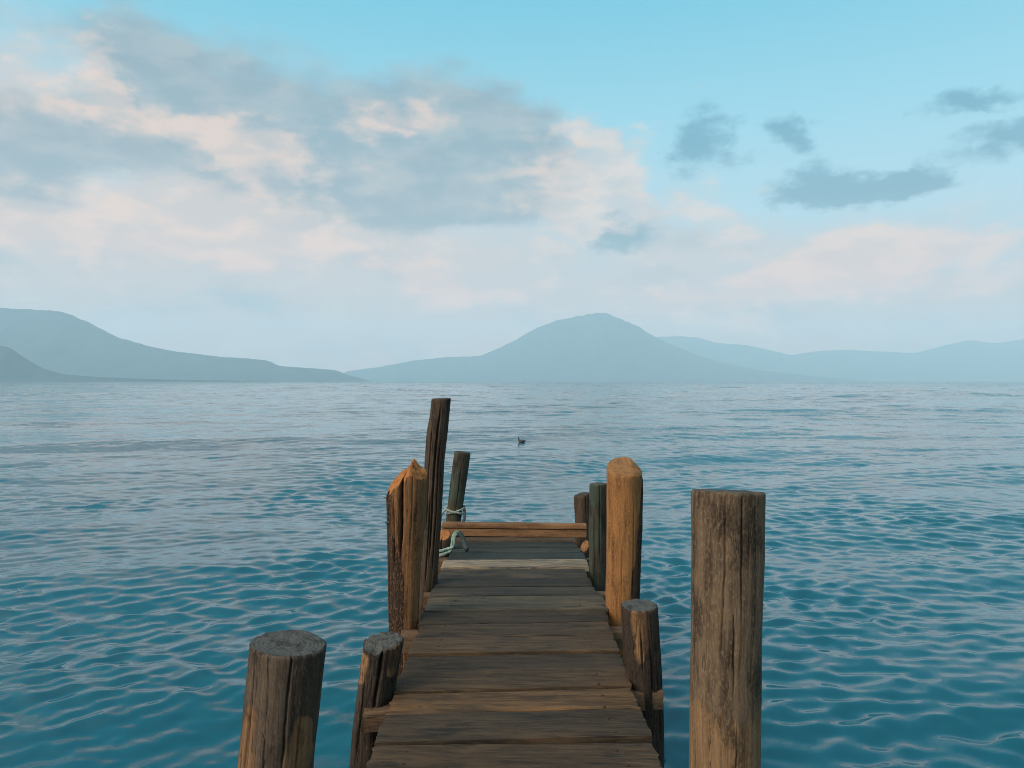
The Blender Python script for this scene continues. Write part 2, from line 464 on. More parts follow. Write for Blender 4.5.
# thin mossy post, right
log('dock_post', 'slim upright dark post with green stains, standing just left of the bare orange post', 5.72,
    [(598.3, 483.5, 8.9), (597.6, 530, 8.9), (598.5, 595, 8.6)], M['green'], M['end_grey'], seed=9, nseg=120, nz=180,
    top=(.03, .0), lump=.05, grain=.02, fine=.01, tone=lambda x, z, th: .45 * sst(1.1 - z, 0, .1) * sst(z - .85, 0, .1),
    cracks=[(-85, .8, 1.4, .004, .015), (-120, .7, 1.2, .004, .012)])

# short reddish post behind the end beam
log('dock_post', 'short reddish brown post behind the right end of the far end beam', 7.22,
    [(581.5, 494.5, 7.7), (582.5, 520, 7.6), (582.5, 545, 7.6)], M['dark'], M['end_dark'], seed=10, nseg=100, nz=120,
    top=(.22, .1), lump=.07, grain=.03, fine=.012, tone=lambda x, z, th: .45, cracks=[(-60, .8, 1.1, .005, .03)])

# sawn stump with a fresh orange top under the rope loop
log('sawn_stump', 'low dark stump with a freshly sawn orange top, at the far left of the dock', 6.42,
    [(443.2, 535, 7.2), (443, 552, 7.4), (442.6, 575, 7.4)], M['dark'], M['end_fresh'], seed=11, nseg=100, nz=120,
    topfn=lambda x, y: .10 * x + .55 * y, lump=.06, grain=.03, fine=.012, cracks=[(-100, .6, .9, .005, .02)])
# small sawn stump at the far right
log('sawn_stump', 'small broken stump with an orange face, below the right end of the far end beam', 6.55,
    [(584.8, 546, 4.6), (584.6, 556, 5.2), (584.6, 575, 6)], M['split'], M['end_tan'], seed=12, nseg=90, nz=100,
    topfn=lambda x, y: .5 * x + .9 * y, lump=.14, grain=.04, fine=.02, ragged=.008, bark=lambda x, z, th: .8 * sst(.80 - z, 0, .03))

# ------------------------------------------------------------------ the dock
pier = empty('wooden_dock', (0, 4, 0))
tag(pier, 'narrow dock of dark weathered planks running straight out over the lake', 'dock')

def board(name, x0, x1, ya, yb, z0, thick, mat, parent=None, tint=(1, 1, 1), nx=90, skew=0.0, bow=0.0, endrag=.006, tilt=0.0, seed=0, edge=.005, zslope=0.0):
    """A sawn board along X from x0 to x1: near edge ya, far edge yb (at x=0), top z0."""
    rng = random.Random(seed * 31 + 5)
    w = yb - ya; cy = (ya + yb) / 2
    # closed section: top is finely divided so the edges can be worn round
    top = [(-.5, -.55), (-.5, -.22), (-.493, -.09), (-.478, -.02)]
    sec = []
    ts = 10
    sec_y = [-.5 + edge * 0 / w, -.5, -.5 + .25 * edge / w, -.5 + edge / w]
    zz = [-thick, -edge, -.35 * edge, -.06 * edge]
    for a, b in zip(sec_y, zz): sec.append((a, b))
    for k in range(1, ts): sec.append((-.5 + edge / w + (1 - 2 * edge / w) * k / ts, 0.0))
    for a, b in zip(reversed(sec_y), reversed(zz)): sec.append((-a, b))
    ns = len(sec)
    V, Fc = [], []
    s = seed * 9.17
    cxm = (x0 + x1) / 2; cym = cy
    for i in range(nx + 1):
        u = i / nx
        e0 = endrag; 
        wob_n = .004 * mn.noise(Vector((u * 4, s, 1))) + .002 * mn.noise(Vector((u * 19, s, 2)))
        wob_f = .004 * mn.noise(Vector((u * 4, s, 5))) + .002 * mn.noise(Vector((u * 19, s, 6)))
        for k, (yy, zo) in enumerate(sec):
            x = x0 + (x1 - x0) * u
            if i == 0: x += e0 * mn.noise(Vector((yy * 6, s, 8)))
            if i == nx: x += e0 * mn.noise(Vector((yy * 6, s, 11)))
            y = cy + yy * w + skew * x + (wob_n if yy < 0 else wob_f) + .5 * bow * (1 - (2 * u - 1) ** 2)
            z = z0 + zo + tilt * yy * w + zslope * x
            er = min(1, min(u, 1 - u) / .02)
            if zo > -edge * 1.1:
                z += .0022 * mn.noise(Vector((x * 3, yy * 3, s))) + .0014 * mn.noise(Vector((x * 6, yy * 14, s))) - .003 * (1 - er)
                # split ends
                z -= .004 * max(0, mn.noise(Vector((yy * 30, s, 3)))) * max(0, 1 - min(u, 1 - u) / .12)
            V.append((x - cxm, y - cym, z - z0))
    for i in range(nx):
        for k in range(ns):
            k2 = (k + 1) % ns
            Fc.append((i * ns + k, (i + 1) * ns + k, (i + 1) * ns + k2, i * ns + k2))
    Fc.append(tuple(range(ns)))
    Fc.append(tuple(reversed([nx * ns + k for k in range(ns)])))
    o = mesh_obj(name, V, Fc, mat, parent=parent, smooth=False)
    px, py, pz = (0, 0, 0) if parent is None else parent.location
    o.data.set_sharp_from_angle(angle=R(40))
    o.location = (cxm - px, cym - py, z0 - pz)
    o.color = tuple(max(.3, t ** 1.9) for t in tint) + (1,)
    sm = [True] * (len(Fc) - 2) + [False, False]
    o.data.polygons.foreach_set('use_smooth', sm)
    return o

# near edges of the planks (px of near edge at left end, right end), far to near, with their own ends
def Yd(py, z=DECK): return F * (CAMZ - z) / (py - HY)
EDGES = [  # near edge of each plank (picture row at its left and right end), its ends in metres, tint
    (539.6, 539.6, -0.5, 0.56, (1.3, 1.2, 1.1)),
    (546.3, 546.0, -0.5, 0.56, (0.72, 0.86, 0.9)),
    (550.4, 550.2, -0.5, 0.575, (0.85, 1.0, 1.02)),
    (560.2, 559.8, -0.512, 0.59, (0.72, 0.9, 0.94)),
    (568.4, 567.6, -0.533, 0.578, (2.35, 2.28, 2.15)),
    (577.6, 576.8, -0.528, 0.545, (1.0, 0.98, 0.92)),
    (586.6, 585.2, -0.536, 0.553, (0.78, 0.77, 0.72)),
    (595.8, 595.2, -0.54, 0.556, (0.98, 0.98, 0.94)),
    (611.2, 608.2, -0.536, 0.59, (1.22, 1.22, 1.14)),
    (624.0, 620.4, -0.54, 0.572, (0.86, 0.78, 0.68)),
    (637.6, 634.4, -0.526, 0.558, (1.08, 0.96, 0.82)),
    (653.4, 652.0, -0.535, 0.556, (1.2, 1.04, 0.86)),
    (671.4, 665.6, -0.532, 0.556, (0.88, 0.8, 0.72)),
    (692.6, 685.6, -0.528, 0.552, (1.16, 1.0, 0.82)),
    (714.6, 706.2, -0.53, 0.546, (1.5, 1.22, 0.92)),
    (743.6, 737.0, -0.532, 0.552, (1.02, 0.92, 0.8)),
    (772.0, 772.0, -0.53, 0.547, (1.16, 1.0, 0.84)),
]
yL = [Yd(e[0]) for e in EDGES]; yR = [Yd(e[1]) for e in EDGES]
for i, (a, b, xl, xr, tint) in enumerate(EDGES):
    nl, nr = yL[i], yR[i]
    if i == 0: fl, fr = nl + .27, nr + .27
    else: fl, fr = yL[i - 1], yR[i - 1]
    gap = .018 if i not in (4, 5) else .026
    fl -= gap; fr -= gap
    # solve near/far edges at x=0 and the mean skew
    skn, skf = (nr - nl) / (xr - xl), (fr - fl) / (xr - xl)
    ya = nl - skn * xl; yb = fl - skf * xl
    z = DECK + random.uniform(-.006, .006) + (-.012 if i in (1, 2, 3) else 0) + (.010 if i == 4 else 0)
    if i == 15: z = DECK + .006
    board('plank', xl, xr, ya, yb, z, .042, M['plank'], pier, tint, skew=(skn + skf) / 2, seed=i + 1, tilt=random.uniform(-.02, .02),
          zslope=random.uniform(-.004, .004), endrag=.014)
# rusty nail heads where the near boards are fixed to the stringers
mrust, ntr, bsr, _o = material('rusty_nail')
nr_ = ntr.noise(ntr.new('ShaderNodeTexCoord').outputs['Object'], 300, 4)[0]
ntr.put(bsr.inputs['Base Color'], ntr.mix(nr_, (.010, .008, .007), (.06, .028, .014)))
bsr.inputs['Roughness'].default_value = .7; bsr.inputs['Metallic'].default_value = .4
def nail(plank, x, y):
    n = 12; V, Fc = [], []
    for (rr, zz) in ((.0062, -.004), (.0062, .0012), (.0045, .0026)):
        V += [(rr * math.cos(2 * math.pi * k / n), rr * math.sin(2 * math.pi * k / n), zz) for k in range(n)]
    for i in range(2):
        for k in range(n): Fc.append((i * n + k, i * n + (k + 1) % n, (i + 1) * n + (k + 1) % n, (i + 1) * n + k))
    Fc.append(tuple(2 * n + k for k in range(n)))
    o = mesh_obj('nail', V, Fc, mrust, parent=plank, smooth=False)
    o.location = (x, y, .0005)
for pl in [o for o in pier.children if o.name.startswith('plank')][8:]:
    hw = (max(v.co.x for v in pl.data.vertices) - min(v.co.x for v in pl.data.vertices)) / 2
    for sx in (-.40, .40):
        for sy in (-.055, .06):
            nail(pl, sx + random.uniform(-.015, .015), sy + random.uniform(-.015, .015))
# planks on towards the shore, under and behind the photographer
y = yL[-1]
for k in range(17):
    w = random.uniform(.21, .27)
    t = random.uniform(.82, 1.05)
    board('plank', -.53 + random.uniform(-.01, .01), .55 + random.uniform(-.01, .01), y - w, y - .014, DECK + random.uniform(-.004, .004), .042, M['plank'], pier,
          (t, t * .96, t * .9), nx=50, skew=random.uniform(-.008, .008), seed=40 + k)
    y -= w
END_Y = y

def timber(name, a, b, w, h, mat, parent, seed=0, nx=60, groove=None):
    """A squared beam from a to b (axis at the centre of its top)."""
    a, b = Vector(a), Vector(b); d = (b - a); L = d.length; d.normalize()
    side = Vector((-d.y, d.x, 0)).normalized(); up = Vector((0, 0, 1))
    e = .007
    sec = [(-.5 * w, -h), (-.5 * w, -h * .5), (-.5 * w, -e), (-.5 * w + .3 * e, -.3 * e), (-.5 * w + e, 0), (0, 0), (.5 * w - e, 0), (.5 * w - .3 * e, -.3 * e), (.5 * w, -e), (.5 * w, -h * .5), (.5 * w, -h)]
    if groove:        # a lengthwise split in the face turned to the shore
        g = -h * groove
        sec = sec[:8] + [(.5 * w, -e), (.5 * w, g + .007), (.5 * w - .03, g + .002), (.5 * w - .03, g - .002), (.5 * w - .002, g - .006), (.5 * w, -h * .8), (.5 * w, -h)]
        sec = [(-q[0], q[1]) for q in reversed(sec)] if False else sec
    ns = len(sec); mid = (a + b) / 2
    V, Fc = [], []
    for i in range(nx + 1):
        u = i / nx
        for (s, z) in sec:
            s2 = s * (1 + .05 * mn.noise(Vector((u * L * 3, seed, z * 8)))) ; z2 = z + .004 * mn.noise(Vector((u * L * 4, seed + 3, s * 20)))
            q = a + d * (L * u + (.008 * mn.noise(Vector((s * 40, z * 40, seed + i))) if i in (0, nx) else 0)) + side * s2 + up * z2
            V.append(q)
    for i in range(nx):
        for k in range(ns):
            k2 = (k + 1) % ns
            Fc.append((i * ns + k, i * ns + k2, (i + 1) * ns + k2, (i + 1) * ns + k))
    Fc.append(tuple(reversed(range(ns)))); Fc.append(tuple(nx * ns + k for k in range(ns)))
    # local frame: the grain (z of the wood material) runs along the beam
    from mathutils import Matrix
    Rm = Matrix((side, up, d)).transposed()        # columns: local x, y, z
    Ri = Rm.transposed()
    V = [Ri @ (v - mid) for v in V]
    o = mesh_obj(name, V, Fc, mat, parent=parent, smooth=True)
    sm = [True] * (len(Fc) - 2) + [False, False]
    o.data.polygons.foreach_set('use_smooth', sm)
    o.data.set_sharp_from_angle(angle=R(35))
    o.rotation_euler = Rm.to_euler()
    o.location = mid - parent.location
    return o

BZ = DECK - .046
timber('crossbeam', (-.655, 3.36, BZ), (.70, 3.60, BZ), .10, .085, M['beam'], pier, 1)
timber('crossbeam', (-.64, 4.38, BZ), (.66, 4.44, BZ), .11, .10, M['beam'], pier, 2)
timber('crossbeam', (-.60, 5.20, BZ), (.69, 5.20, BZ), .10, .09, M['beam'], pier, 3)
timber('crossbeam', (-.60, 6.20, BZ), (.66, 6.20, BZ), .10, .09, M['beam'], pier, 4)
timber('crossbeam', (-.62, 2.15, BZ), (.64, 2.10, BZ), .10, .09, M['beam'], pier, 5)
timber('crossbeam', (-.62, .6, BZ), (.64, .6, BZ), .10, .09, M['beam'], pier, 6)
for sx in (-.40, .40):
    timber('stringer', (sx, END_Y, BZ - .105), (sx, 7.05, BZ - .105), .09, .12, M['beam'], pier, 8 + sx)
EB = timber('end_beam', (.672, 6.90, .860), (-.632, 6.93, .864), .105, .112, M['end_beam'], pier, 11, groove=.40)
EB['label'] = 'warm brown raised beam across the far end with a split along its face'
# its lengthwise split: a thin dark wedge sawn out is carved by lowering a strip of its face
# ------------------------------------------------------------------ ropes
def rope_mat(name, a, b):
    m, nt, bs, out = material(name)
    co = nt.new('ShaderNodeTexCoord').outputs['Object']
    n = nt.noise(nt.v('SCALE', co, scale=55.0), 1, 5, .6)[0]
    n2 = nt.noise(nt.v('SCALE', co, scale=260.0), 1, 3, .6)[0]
    c = nt.mix(nt.sm(n, .35, .65), a, b)
    c = nt.mix(nt.m('MULTIPLY', nt.sm(n2, .4, .7), .5), c, tuple(x * .5 for x in a))
    nt.put(bs.inputs['Base Color'], c)
    bs.inputs['Roughness'].default_value = .9
    return m
M['rope'] = rope_mat('teal_rope', (.07, .14, .13), (.20, .29, .26))
M['rope_grey'] = rope_mat('grey_rope', (.10, .13, .12), (.24, .27, .24))
M['rope_dark'] = rope_mat('dark_rope', (.010, .020, .024), (.030, .048, .054))  # darker colour for one length of each rope

def catmull(P, n):
    P = [Vector(p) for p in P]
    Q = [P[0] * 2 - P[1]] + P + [P[-1] * 2 - P[-2]]
    out = []
    for i in range(len(P) - 1):
        p0, p1, p2, p3 = Q[i:i + 4]
        for k in range(n):
            t = k / n
            out.append(.5 * ((2 * p1) + (p2 - p0) * t + (2 * p0 - 5 * p1 + 4 * p2 - p3) * t * t + (3 * p1 - p0 - 3 * p2 + p3) * t ** 3))
    out.append(P[-1])
    return out

def rope(name, P, r, mat, parent=None, loc=(0, 0, 0), n=16, twist=None, ns=15):
    C = catmull(P, n)
    tw = twist or (1 / (r * 7))
    V, Fc = [], []
    up = Vector((.3, .2, 1)).normalized(); L = 0
    for i, c in enumerate(C):
        d = (C[min(i + 1, len(C) - 1)] - C[max(i - 1, 0)]).normalized()
        s = d.cross(up)
        if s.length < .05: s = d.cross(Vector((1, 0, 0)))
        s.normalize(); u = s.cross(d).normalized(); up = u
        if i: L += (c - C[i - 1]).length
        for k in range(ns):
            th = 2 * math.pi * k / ns
            rr = r * (.86 + .17 * abs(math.cos(1.5 * th + L * tw * 3)))
            V.append(c + s * (rr * math.cos(th)) + u * (rr * math.sin(th)) - Vector(loc))
    for i in range(len(C) - 1):
        for k in range(ns):
            k2 = (k + 1) % ns
            Fc.append((i * ns + k, i * ns + k2, (i + 1) * ns + k2, (i + 1) * ns + k))
    Fc.append(tuple(reversed(range(ns)))); Fc.append(tuple((len(C) - 1) * ns + k for k in range(ns)))
    o = mesh_obj(name, V, Fc, mat, parent=parent)
    if parent is None: o.location = loc
    return o

# loop of mooring rope standing up from the sawn stump, with a darker half
q = lambda px, py, Y: pt(px, py, Y)
base = pt(455, 552, 6.2)
loop = empty('mooring_rope', base)
tag(loop, 'pale teal rope tied low round the sawn stump, its loop arching over the planks', 'rope')
rope('rope_strand', [q(436.5, 556, 6.28), q(441, 554.8, 6.24), q(447, 552.6, 6.22), q(451.5, 549.5, 6.2), q(452.3, 543, 6.2), q(453.6, 536, 6.2), q(456.5, 532.2, 6.2), q(459.5, 533.4, 6.2)],   .014, M['rope'], loop, base)
rope('rope_strand', [q(436.0, 551.5, 6.26), q(442, 550.4, 6.22), q(448.5, 548.6, 6.20), q(453.5, 546.5, 6.18), q(454.3, 541, 6.18), q(455.0, 536, 6.18), q(457, 534, 6.18)], .012, M['rope'], loop, base)
rs = rope('rope_strand', [q(457, 533.0, 6.21), q(460, 533.8, 6.2), q(462.5, 538, 6.19), q(464.5, 543, 6.17), q(466, 547.5, 6.14), q(466.5, 549.6, 6.10)], .021, M['rope_dark'], loop, base)
rs['label'] = 'dark half of the rope loop'
wb = pt(455, 512, 7.1)
wrap = empty('tied_rope', wb)
tag(wrap, 'thin grey rope crossed in an X round the green leaning post', 'rope')
def ring(px, py, Y, r, a0, a1, dz, n=14):
    c = pt(px, py, Y)
    return [c + Vector((r * math.cos(R(a0 + (a1 - a0) * k / n)), r * math.sin(R(a0 + (a1 - a0) * k / n)), dz * (k / n - .5) + c.x * 0)) for k in range(n + 1)]
rope('rope_strand', ring(455.3, 510.5, 7.25, .088, -185, 5, .075), .011, M['rope_grey'], wrap, wb, n=5)
rope('rope_strand', ring(455.3, 511.0, 7.25, .094, -175, 10, -.07) , .011, M['rope_grey'], wrap, wb, n=5)
rope('rope_strand', [pt(447, 509, 7.2), pt(442, 513.5, 7.15), pt(440.5, 521, 7.05), pt(440.2, 529, 6.9)], .010, M['rope_grey'], wrap, wb, n=8)
rs = rope('rope_strand', [pt(463.6, 506, 7.25), pt(464.6, 512, 7.2), pt(464.2, 519, 7.1), pt(462.5, 523, 7.02)], .014, M['rope_dark'], wrap, wb, n=8)
rs['label'] = 'dark end of the rope hanging down behind the beam'

# ------------------------------------------------------------------ the bird
def bird():
    m, nt, bs, out = material('dark_feathers')
    co = nt.new('ShaderNodeTexCoord').outputs['Object']
    n = nt.noise(nt.v('MULTIPLY', co, (20, 60, 60)), 1, 4)[0]
    nt.put(bs.inputs['Base Color'], nt.mix(n, (.006, .008, .010), (.025, .028, .03)))
    bs.inputs['Roughness'].default_value = .6
    b2, nt2, bs2, _ = material('pale_bill')
    n2 = nt2.noise(nt2.new('ShaderNodeTexCoord').outputs['Object'], 80, 3)[0]
    nt2.put(bs2.inputs['Base Color'], nt2.mix(n2, (.25, .23, .2), (.4, .37, .32)))
    # spine: tail -> rump -> belly -> breast -> neck -> head   (faces -X)
    S = [((.155, 0, .075), .006, .010), ((.135, 0, .070), .016, .024), ((.10, 0, .058), .038, .046), ((.04, 0, .045), .058, .064), ((-.02, 0, .040), .062, .068),
         ((-.07, 0, .050), .050, .054), ((-.098, 0, .085), .030, .030), ((-.105, 0, .125), .023, .022), ((-.108, 0, .155), .026, .024), ((-.118, 0, .172), .027, .024), ((-.135, 0, .172), .020, .018), ((-.148, 0, .168), .009, .009)]
    n = 14; V, Fc = [], []
    C = [Vector(s[0]) for s in S]
    for i, (c, rv, rh) in enumerate(S):
        d = (C[min(i + 1, len(C) - 1)] - C[max(0, i - 1)]).normalized()
        s = Vector((0, 1, 0)); u = s.cross(d).normalized()
        for k in range(n):
            th = 2 * math.pi * k / n
            V.append(C[i] + s * rh * math.cos(th) + u * rv * math.sin(th))
    for i in range(len(S) - 1):
        for k in range(n):
            k2 = (k + 1) % n
            Fc.append((i * n + k, i * n + k2, (i + 1) * n + k2, (i + 1) * n + k))
    Fc.append(tuple(reversed(range(n)))); Fc.append(tuple((len(S) - 1) * n + k for k in range(n)))
    o = mesh_obj('water_bird', V, Fc, m)
    sub = o.modifiers.new('round', 'SUBSURF'); sub.levels = 1; sub.render_levels = 1
    bv = [(-.146, .008, .170), (-.146, -.008, .170), (-.146, 0, .160), (-.182, 0, .160), (-.146, 0, .176)]
    mesh_obj('bill', bv, [(0, 4, 3), (4, 1, 3), (1, 2, 3), (2, 0, 3), (0, 2, 1, 4)], b2, parent=o, smooth=False)
    o.location = (.335, 26.6, .0)
    o.scale = (.95, 1.0, 1.1)
    tag(o, 'small dark water bird floating alone on the open lake', 'bird')
bird()

# ------------------------------------------------------------------ the lake
def lake():
    th = [R(a) for a in np.arange(-180, -56, 6.0)] + [R(a) for a in np.arange(-56, 56.01, .17)] + [R(a) for a in np.arange(60, 179, 6.0)]
    th = np.array(th)
    rr = [0.35]
    while rr[-1] < 1300: rr.append(rr[-1] + max(.022, rr[-1] * .0045))
    while rr[-1] < 21500: rr.append(rr[-1] * 1.12)
    rr = np.array(rr)
    Rg, Tg = np.meshgrid(rr, th, indexing='ij')
    X = Rg * np.sin(Tg); Yg = Rg * np.cos(Tg)
    dr = np.maximum(.022, Rg * .0045)
    rng = np.random.RandomState(11)
    Z = np.zeros_like(X); DX = np.zeros_like(X); DY = np.zeros_like(X)
    fade = 1 - np.clip((Rg - 800) / 450, 0, 1)
    fade = fade * np.clip((R(58) - np.abs(Tg)) / R(4), 0, 1)
    N, NL = 96, 26
    # ruffled and calmer patches a few metres across
    mod = np.zeros_like(X)
    for _ in range(12):
        lm = 1.6 * (9 / 1.6) ** rng.rand(); aa = rng.rand() * 6.283
        mod += np.sin(2 * math.pi / lm * (X * math.cos(aa) * .6 + Yg * math.sin(aa)) + rng.rand() * 6.283)
    mod = np.clip(1.04 + .12 * mod, .68, 1.6)
    for i in range(N + NL):
        lam = 3.2 * (45 / 3.2) ** ((i - N + rng.rand()) / NL) if i >= N else .11 * (4.0 / .11) ** ((i + rng.rand()) / N)
        k = 2 * math.pi / lam
        # wave trains run mostly along the view with a broad spread
        ang = R(-90 + 14) + rng.normal(0, .45 if lam > .8 else .58)
        slope = .0340 * math.exp(-(math.log(lam / .25) / .78) ** 2) + .005 + .005 * math.exp(-(math.log(lam / 2.3) / .5) ** 2)
        if i >= N: slope = .0105
        calm = 1 - .26 * np.clip((-X + 1.0) / (6 + .25 * Rg), -.35, 1)          # the lee on the left is calmer
        a = slope / k * calm
        if lam < 1.1: a = a * mod
        ph = rng.rand() * 6.283
        w = np.clip(lam / (3.5 * dr) - .5, 0, 1) * fade
        q = k * (X * math.cos(ang) + Yg * math.sin(ang)) + ph
        # slow gusts: groups of stronger and weaker ripples
        g = 1 + .55 * np.sin(.23 * k ** .5 * (X * math.cos(ang + 1.1) + Yg * math.sin(ang + 1.1)) * .6 + ph * 3)
        Z += a * w * g * np.cos(q)
        DX += -.35 * a * w * g * math.cos(ang) * np.sin(q)
        DY += -.35 * a * w * g * math.sin(ang) * np.sin(q)
    X = X + DX; Yg = Yg + DY
    nr, nt_ = X.shape
    bo = bpy.data.objects['water_bird']
    kk = np.argmin((X - bo.location.x) ** 2 + (Yg - bo.location.y) ** 2)
    bo.location.z = float(Z.ravel()[kk]) - .022
    V = np.stack([X, Yg, Z], -1).reshape(-1, 3).astype(np.float32)
    V = np.vstack([V, np.array([[0, 0, 0]], dtype=np.float32)])
    i = np.arange(nr - 1)[:, None]; j = np.arange(nt_)[None, :]
    j2 = (j + 1) % nt_
    quads = np.stack([i * nt_ + j, i * nt_ + j2, (i + 1) * nt_ + j2, (i + 1) * nt_ + j], -1).reshape(-1, 4)
    quads = quads[:, ::-1]
    c0 = len(V) - 1
    tri = np.stack([np.full(nt_, c0), (np.arange(nt_) + 1) % nt_, np.arange(nt_)], -1)
    me = bpy.data.meshes.new('lake_water')
    nq, ntri = len(quads), len(tri)
    me.vertices.add(len(V)); me.vertices.foreach_set('co', V.ravel())
    me.loops.add(nq * 4 + ntri * 3)
    me.loops.foreach_set('vertex_index', np.concatenate([quads.ravel(), tri.ravel()]).astype(np.int32))
    me.polygons.add(nq + ntri)
    me.polygons.foreach_set('loop_start', np.concatenate([np.arange(nq) * 4, nq * 4 + np.arange(ntri) * 3]).astype(np.int32))
    me.polygons.foreach_set('use_smooth', np.ones(nq + ntri, dtype=bool))
    me.update(calc_edges=True); me.validate()
    if me.polygons[1000].normal.z < 0: me.flip_normals()
    m, nt, bs, out = material('lake_water')
    geo = nt.new('ShaderNodeNewGeometry')
    P = geo.outputs['Position']
    xyz = nt.sep(P)
    dist = nt.v('LENGTH', nt.v('MULTIPLY', P, (1, 1, 0)))
    flat = nt.v('MULTIPLY', P, (1, 1, 0))
    def slope_noise(sx, sy, detail, amp, offs):
        c = nt.noise(nt.v('ADD', nt.v('MULTIPLY', flat, (sx, sy, 1)), offs), 1, detail, .55)[1]
        return nt.v('MULTIPLY', nt.v('SUBTRACT', c, (.5, .5, .5)), (amp * .8, amp, 0))
    near = slope_noise(7, 13, 4, 1.0, (3, 1, 7))
    far = slope_noise(.9, 2.0, 3, 1.0, (13, 5, 2))
    gust = nt.noise(nt.v('MULTIPLY', flat, (.010, .022, 1)), 1, 4, .6)[0]
    gust2 = nt.noise(nt.v('MULTIPLY', flat, (.10, .22, 1)), 1, 3, .6)[0]
    gs = nt.m('MULTIPLY', nt.sm(gust, .3, .7, .65, 1.35), nt.sm(gust2, .3, .7, .7, 1.3))
    kn = nt.m('MULTIPLY', nt.sm(dist, 3, 60, .13, .26), gs)
    kf = nt.m('MULTIPLY', nt.m('ADD', nt.sm(dist, 10, 160, .06, .40), nt.sm(dist, 90, 900, 0, .95)), gs)
    brk = slope_noise(2.6, 5.0, 2, .17, (31, 8, 4))
    mid = nt.v('SCALE', slope_noise(.42, 1.0, 3, 1.0, (7, 22, 9)), scale=nt.m('MULTIPLY', nt.sm(dist, 14, 60, 0, .30), nt.sm(dist, 150, 600, 1, .5)))
    lng = nt.v('SCALE', slope_noise(.06, .17, 5, 1.0, (5, 2, 19)), scale=nt.sm(dist, 60, 350, 0, .42))
    brk = nt.v('ADD', brk, nt.v('ADD', mid, lng))
    s = nt.v('ADD', nt.v('ADD', nt.v('SCALE', near, scale=kn), nt.v('SCALE', brk, scale=gs)), nt.v('SCALE', far, scale=kf))
    N_ = nt.v('NORMALIZE', nt.v('ADD', geo.outputs['Normal'], s))
    nt.l.new(N_, bs.inputs['Normal'])
    tint = nt.noise(nt.v('MULTIPLY', flat, (.15, .15, 1)), 1, 3)[0]
    nt.put(bs.inputs['Base Color'], nt.mix(tint, (.000, .050, .078), (.000, .070, .110)))
    bs.inputs['Roughness'].default_value = .05
    bs.inputs['IOR'].default_value = 1.333
    me.materials.append(m)
    o = bpy.data.objects.new('lake_water', me); COL.objects.link(o)
    tag(o, 'rippled teal lake water reaching to the far mountains', 'water', kind='structure')
lake()

# ------------------------------------------------------------------ mountains
def mountain_material():
    m, nt, bs, out = material('forested_slope')
    P = nt.new('ShaderNodeNewGeometry').outputs['Position']
    n = nt.noise(nt.v('SCALE', P, scale=.0022), 1, 7, .6)[0]
    n2 = nt.noise(nt.v('SCALE', P, scale=.02), 1, 5, .6)[0]
    c = nt.mix(nt.sm(n, .4, .6), (.007, .034, .048), (.016, .046, .054))
    c = nt.mix(nt.m('MULTIPLY', nt.sm(n2, .45, .65), .6), c, (.006, .030, .042))
    nt.put(bs.inputs['Base Color'], c)
    bs.inputs['Roughness'].default_value = .95
    bs.inputs['Specular IOR Level'].default_value = .1
    return m
M['mount'] = mountain_material()

def mountain(name, label, D, prof, depth, seed, gully=.10, n=360, m=60, sharp=1.25):
    """A ridge whose crest runs through the given skyline at distance D; its flanks fall to the water before and behind."""
    px0, px1 = prof[0][0], prof[-1][0]
    def crest(px):
        for (a, b), (c, d) in zip(prof, prof[1:]):
            if a <= px <= c:
                t = (px - a) / (c - a)
                return b + (d - b) * t
        return 381.5
    V, Fc = [], []
    hs = []
    for i in range(n + 1):
        px = px0 + (px1 - px0) * i / n
        h = max(0, (HY - crest(px)) * D / F + CAMZ)
        hs.append(h)
    for k in range(1):                       # ease the corners of the skyline
        hs = [hs[0]] + [(hs[i - 1] + 2 * hs[i] + hs[i + 1]) / 4 for i in range(1, n)] + [hs[-1]]
    hm = max(hs)
    for i in range(n + 1):
        px = px0 + (px1 - px0) * i / n
        x = (px - CX) * D / F
        for j in range(m + 1):
            v = -1 + 2 * j / m
            wd = depth * (.35 + .65 * math.sqrt(hs[i] / hm))
            y = D + v * wd
            f = (1 - abs(v)) ** sharp
            # crest is at v = 0; spurs and gullies run down from it
            q = Vector((x / hm * 1.6, y / hm * .55, seed))
            g = abs(mn.noise(q)) + .5 * abs(mn.noise(q * 2.3)) + .25 * mn.noise(q * 5.1)
            e = min(1, abs(v) * 3.0)
            h = hs[i] * f * (1 - e * gully * 3 * g) + hs[i] * (1 - e) * .015 * mn.noise(q * 9) + (-4 if abs(v) > .985 else 0)
            xs_ = x * (y / D)
            V.append((x + (xs_ - x) * .0, y, max(-1.0, h - 1.0)))
    w = m + 1
    for i in range(n):
        for j in range(m):
            Fc.append((i * w + j, (i + 1) * w + j, (i + 1) * w + j + 1, i * w + j + 1))
    o = mesh_obj(name, V, Fc, M['mount'])
    tag(o, label, 'mountain', kind='structure')
    return o

